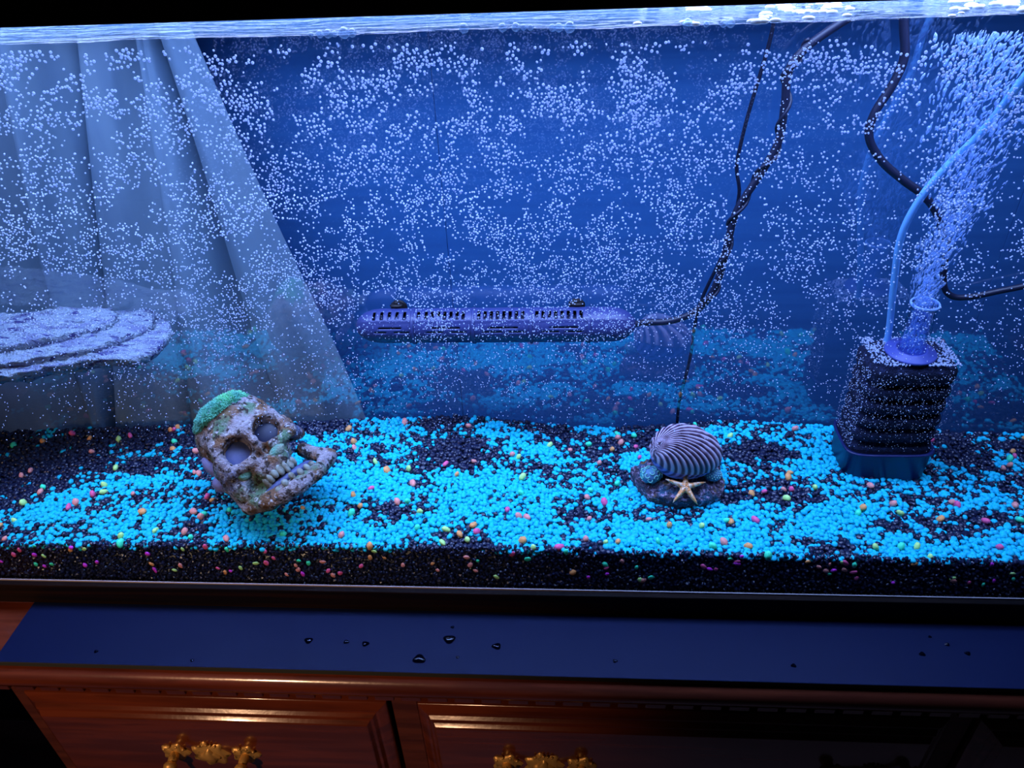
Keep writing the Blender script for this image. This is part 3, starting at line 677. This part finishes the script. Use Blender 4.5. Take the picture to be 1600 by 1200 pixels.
for g0, g1, k in ((598, 636, 4), (680, 725, 4), (770, 815, 4), (862, 905, 4), (592, 612, 1), (624, 648, 1), (672, 700, 1), (708, 736, 1), (760, 790, 1), (800, 826, 1), (850, 876, 1), (886, 912, 1)):
    slots |= {(i, k) for i in range(px2i(g0), px2i(g1))}
me = grid_mesh('guard', P, wrapv=True, keep=lambda i, j: (i, j) not in slots); o = link('guard', me, M_he, HE)
s = o.modifiers.new('thick', 'SOLIDIFY'); s.thickness = .0014; s.offset = -1
pp = [hm @ Vector((t * HLn, 0, 0)) for t in np.linspace(.05, .95, 12)]
link('glass_tube', tube_mesh('glass_tube', pp, .0115, 20), mat('heater_core', (.012, .015, .05), .3, mix=((.35, .4, .7), 60, .60, .62)), HE)
for px in (650, 744, 833, 921):
    t = (px - 557) / 436; ring = [[tuple(hm @ Vector((t * HLn + dx, -(HR + dr_) * math.cos(a), (HR + dr_) * math.sin(a)))) for a in [2 * PI * k / 40 for k in range(40)]] for dx, dr_ in ((-.0016, -.0002), (-.0014, .0006), (.0014, .0006), (.0016, -.0002))]
    link('guard_band', grid_mesh('guard_band', ring, wrapv=True), M_he, HE)
for px in (622, 903):
    t = (px - 557) / 436; c = hm @ Vector((t * HLn, .009, HR + .001))
    bm = bmesh.new(); ball(bm, c, (.007, .004, .0018)); ball(bm, c + Vector((0, .002, .002)), (.003, .003, .0022)); ball(bm, Vector((c.x, YB - .0028, c.z - .008)), (.009, .0022, .009)); ball(bm, Vector((c.x, YB - .006, c.z - .006)), (.004, .005, .004))
    link('suction_cup', bm_mesh('suction_cup', bm, True), M_trimt, HE)
M_cord = mat('black_rubber', (.010, .012, .035), .45)
cy_ = .190
cp = [hb + Vector((-.004, 0, 0))] + [aty(x, y, cy_) for x, y in ((1008, 504), (1045, 502), (1080, 490), (1108, 465), (1126, 425), (1138, 375), (1152, 328), (1188, 272), (1216, 222), (1226, 165), (1232, 112), (1256, 78), (1292, 50), (1340, 18), (1380, -20))]
cps = smooth_path(cp, 8); link('power_cord', tube_mesh('power_cord', cps, .0034, 12), M_cord, HE)
# thin lead twisted round the cord
tw = []
for i, p in enumerate(cps[30:100]):
    tg = (cps[min(i + 31, len(cps) - 1)] - cps[i + 29]).normalized(); N = tg.cross(Vector((0, 1, 0))).normalized(); B = tg.cross(N)
    tw.append(p + (N * math.cos(i * .55) + B * math.sin(i * .55)) * .0044)
link('sensor_lead', tube_mesh('sensor_lead', tw, .0014, 8), M_cord, HE)
def cable(name, pts, y, r, label, ext=None):
    P_ = [aty(a, b, y) for a, b in pts]; link(name, tube_mesh(name, smooth_path(P_, 8), r, 10), M_cord, label=label, category='cable')
cable('thin_cable', [(1215, -20), (1208, 40), (1195, 92), (1172, 168), (1158, 222), (1151, 262), (1155, 300), (1146, 345), (1128, 400), (1092, 480), (1078, 560), (1062, 625), (1058, 660)], .222, .0017, 'thin black cable hanging behind the back glass beside the heater cord')
cable('black_cable', [(1412, -20), (1412, 38), (1413, 88), (1396, 130), (1366, 178), (1358, 215), (1378, 252), (1412, 282), (1440, 303), (1462, 330), (1480, 380)], .196, .0036, 'thick black cable curving down behind the airline tube')
cable('side_cable', [(1480, 380), (1474, 440), (1486, 462), (1515, 464), (1560, 455), (1600, 447), (1680, 430)], .196, .0030, 'short black cable running from behind the bubble plume to the tank end')
# red indicator lamp behind the left end
RL = thing('indicator_lamp', 'small glowing red indicator lamp seen behind the glass at the far left edge', 'lamp', aty(0, 143, .30))
bm = bmesh.new(); bmesh.ops.create_cone(bm, segments=24, radius1=.006, radius2=.006, depth=.03, cap_ends=True, matrix=Matrix.Translation((0, .0, 0)) @ Matrix.Rotation(PI / 2, 4, 'X'))
link('socket', bm_mesh('socket', bm), M_trimt, RL)
bm = bmesh.new(); ball(bm, (0, -.016, 0), (.0048, .004, .0048)); link('lens', bm_mesh('lens', bm, True), mat('red_lens', (.8, .05, .05), .3, emit=((1, .06, .05), 5)), RL)

# ------------------------------------------------------------------ air bubbles
M_bub = mat('air_bubble_skin', (.82, .86, 1.0), .35, spec=.6)
nt = M_bub.node_tree; tb = nt.nodes.new('ShaderNodeBsdfTranslucent'); tb.inputs[0].default_value = (.80, .85, 1, 1); mx = nt.nodes.new('ShaderNodeMixShader'); mx.inputs[0].default_value = .6
nt.links.new(nt.nodes['Principled BSDF'].outputs[0], mx.inputs[1]); nt.links.new(tb.outputs[0], mx.inputs[2]); nt.links.new(mx.outputs[0], nt.nodes['Material Output'].inputs[0])
M_bub2 = clear('plume_bubble_skin', (.75, .87, 1), fres=1.4, rough=.15, film=.26, filmcol=(.5, .68, 1))
cand = []; cells = {}
def dens(px, py):
    if py < 62 - px * .02: return 0, 0
    n1 = fbm(px, py * 1.15, 0, 1 / 80, 4); n2 = nz(px, py, 7, 1 / 26); n3 = nz(px, py, 17, 1 / 220)
    right = 1 if px < 1150 else float(np.interp(px, (1150, 1350, 1600), (.8, .5, .45)))
    left = float(np.interp(px, (0, 300), (.6, 1)))
    if py < 240:
        env = float(np.interp(py, (60, 78, 95, 190, 240), (0, .5, 1, .9, .5))); d = env * max(0, .42 + 1.6 * n1 + 1.0 * n2) ; r = float(np.interp(py, (80, 240), (2.35, 1.8)))
    elif py < 520:
        d = max(0, .62 + 1.1 * n1 + .8 * n2 + .5 * n3) * float(np.interp(py, (240, 280, 430, 520), (.55, .85, 1.15, .9))); r = float(np.interp(py, (240, 520), (1.75, 1.15)))
    else: d = max(0, .5 + .6 * n1 + .4 * n2) * float(np.interp(py, (520, 600, 660, 720), (.8, .6, .25, 0))); r = float(np.interp(py, (520, 660), (1.0, .75)))
    return d * right * left, r
tries = 0
while len(cand) < 17000 and tries < 300000:
    tries += 1
    px, py = random.uniform(-20, 1620), 50 + 640 * random.random()
    d, r = dens(px, py)
    if random.random() < d * .55:
        y = .0022 if (py < 300 or random.random() < .5) else random.uniform(.004, .06)
        k = random.uniform(.7, 1.2); cx, cy = int(px // 5), int(py // 5)
        if any(math.hypot(px - a_, py - b_) < .85 * (r * k + c_) for i in (-1, 0, 1) for j in (-1, 0, 1) for a_, b_, c_ in cells.get((cx + i, cy + j), ())): continue
        cells.setdefault((cx, cy), []).append((px, py, r * k)); p = aty(px, py, y)
        if p.z > ZW - .004: continue
        dist = (p - CAM).dot(FW); cand.append((tuple(p), r * k * dist / F))
cand.sort(key=lambda c: -c[1])
bme = scatter('air_bubble', ICO2, [(0, 0, 0)], [1.0]); bme.materials.append(M_bub)
for p, r in cand[:300]:
    o = link('air_bubble', bme, loc=p); o.scale = (r, r * .8, r)
    zx = next(t for lim, t in ((-.33, 'in front of the curtain'), (-.20, 'before the curtain edge'), (-.05, 'above the left half of the heater'), (.08, 'above the right half of the heater'), (.17, 'beside the thin cable'), (9, 'beside the heater cord and plume')) if p[0] < lim)
    zz = next(t for lim, t in ((.44, 'at mid height'), (.465, 'a little below the waterline'), (9, 'close under the waterline')) if p[2] < lim)
    o['label'] = f'pinhead air bubble {zz}, {zx}'; o['category'] = 'bubble'; o['group'] = f'air bubbles {zz}, {zx}'
rest = cand[300:]
link('small_bubbles', scatter('small_bubbles', ICO1, [c[0] for c in rest], np.array([c[1] for c in rest])[:, None] * RNG.uniform(.8, 1.25, (len(rest), 3)), rand_rot(len(rest)), .08), M_bub, kind='stuff', label='thousands of tiny air bubbles clinging to the glass and drifting in the water', category='bubbles')
# bubbles settled on the filter, the heater and the cords
bp2, br2 = [], []
for k in range(1500):
    a, b = random.uniform(-.038, .038), random.uniform(-.025, .025)
    if math.hypot(FX + a - TX, FY + b - TY) < .0225 or random.random() > .55 + .9 * nz(a, b, 0, 60) + (.5 if a > .015 and b < 0 else 0): continue
    bp2.append((FX + a, FY + b, .1965 + .0003 - .0012 * max(0, abs(a) / .038 + abs(b) / .025 - 1.2))); br2.append(random.uniform(.0006, .0011))
for k in range(1500):
    z = .096 + .094 * random.random() ** .7; a = random.uniform(-.040, .040)
    if k % 2: bp2.append((FX + a, FY - .0272, z)); br2.append(random.uniform(.0002, .00045))
for k in range(500): bp2.append((FX - .0408, FY + random.uniform(-.025, .025), random.uniform(.096, .19))); br2.append(random.uniform(.0003, .0006))
for k in range(520):
    t = random.uniform(.03, .97); a = random.uniform(-.3, 1.3); p = hm @ Vector((t * HLn, -(hR(t) + .0002) * math.cos(a), (hR(t) + .0002) * math.sin(a))); bp2.append(tuple(p)); br2.append(random.uniform(.00022, .0004))
for k in range(230):
    i = random.randrange(20, len(cps) - 20); a = random.uniform(0, 6.3); p = cps[i] + Vector((math.cos(a), -abs(math.sin(a)), random.uniform(-1, 1) * .6)) * .0036; bp2.append(tuple(p)); br2.append(random.uniform(.0004, .0007))
link('settled_bubbles', scatter('settled_bubbles', ICO1, bp2, np.array(br2)[:, None] * RNG.uniform(.8, 1.2, (len(br2), 3)), rand_rot(len(br2)), .08), M_bub, kind='stuff', label='fine air bubbles settled on the sponge filter, heater and cord', category='bubbles')
# rising plume
pp_, ps_, pr_ = [], [], []
def plume(px, py, y, L, wd, tilt):
    p = aty(px, py, y); s = (p - CAM).dot(FW) / F; pp_.append(tuple(p)); ps_.append((wd * s, wd * s, L * s))
    c, q_ = math.cos(tilt), math.sin(tilt); pr_.append([[c, 0, q_], [0, 1, 0], [-q_, 0, c]])
cl = [(475, 1444, 18), (420, 1452, 28), (370, 1478, 40), (320, 1497, 50), (260, 1510, 62), (200, 1525, 80), (140, 1540, 95), (90, 1550, 105), (50, 1560, 110)]
ys = [c[0] for c in cl][::-1]
for k in range(2600):
    py = 478 - 425 * random.random() ** 1.25; cx = np.interp(py, ys, [c[1] for c in cl][::-1]); wd = np.interp(py, ys, [c[2] for c in cl][::-1])
    u = random.gauss(0, .48)
    if abs(u) > 1.2: continue
    big = random.random() < .12; s = float(np.interp(py, (50, 478), (1.35, .85)))
    plume(cx + u * wd, py, random.uniform(.10, .16), random.uniform(2.2, 5.5) * s * (1.3 if big else 1), random.uniform(.8, 1.6) * s * (1.9 if big else 1), .25 + .55 * u * .5 + random.gauss(0, .25))
for k in range(420):
    z = random.uniform(.003, .052); a = random.uniform(0, 6.3); r = .0095 * math.sqrt(random.random())
    pp_.append((TX + r * math.cos(a), TY + r * math.sin(a), TZ + z)); ps_.append((.0007, .0007, random.uniform(.0015, .0035))); t_ = random.gauss(0, .2); pr_.append([[math.cos(t_), 0, math.sin(t_)], [0, 1, 0], [-math.sin(t_), 0, math.cos(t_)]])
link('bubble_plume', scatter('bubble_plume', ICO1, pp_, ps_, np.array(pr_), .12), M_bub2, kind='stuff', label='dense plume of stretched bubbles rising from the filter outlet tube', category='bubbles')
# larger bubbles afloat at the front waterline
M_foam = clear('floating_bubble_skin', (.75, .88, 1), fres=1.6, rough=.05, film=.16, filmcol=(.9, .97, 1))
sb = [(487, 53, 4), (500, 50, 6), (513, 54, 7), (524, 56, 5), (538, 57, 9), (551, 54, 7), (725, 48, 8), (785, 47, 7), (806, 46, 7), (818, 44, 5), (829, 43, 5), (863, 43, 6), (873, 45, 7), (890, 42, 9), (1074, 36, 8), (1103, 35, 5), (1130, 37, 6), (1141, 39, 7)]
names = {}
for k, (px, py, r) in enumerate(sb):
    zf = wave(aty(px, py, .004).x, .004); p = aty(px, py, .0045); s = (p - CAM).dot(FW) / F * r
    bm = bmesh.new(); ball(bm, (0, 0, 0), s, 3)
    where = 'at the waterline just right of the curtain' if px < 600 else 'at the waterline in the middle of the tank' if px < 960 else 'at the waterline just left of the thin cable'
    size = 'large' if r >= 7 else 'small'
    link('floating_bubble', bm_mesh('floating_bubble', bm, True), M_foam, loc=(p.x, .0012 + s, zf + s * .15), label=f'{size} clear bubble {where}', category='bubble', group=f'{size} clear bubbles {where}')
# foam patches on the surface near the plume
fp_, fr2 = [], []
for k in range(1500):
    x = random.choice((random.gauss(.30, .06), random.gauss(.36, .05), random.uniform(.05, .45), random.gauss(.12, .03))); y = random.uniform(.003, .12)
    if x > XR - .01 or nz(x, y * .5, 9, 40) + .5 * nz(x, y, 3, 90) < .12 - (.25 if x > .28 else 0): continue
    r = random.uniform(.0010, .0030); fp_.append((x, y, wave(x, y) + r * .1)); fr2.append((r * 1.4, r, r * .6))
link('surface_foam', scatter('surface_foam', ICO2, fp_, fr2), mat('foam', (.9, .97, 1), .2, spec=.8), kind='stuff', label='white froth of burst bubbles on the water surface above the filter', category='foam')
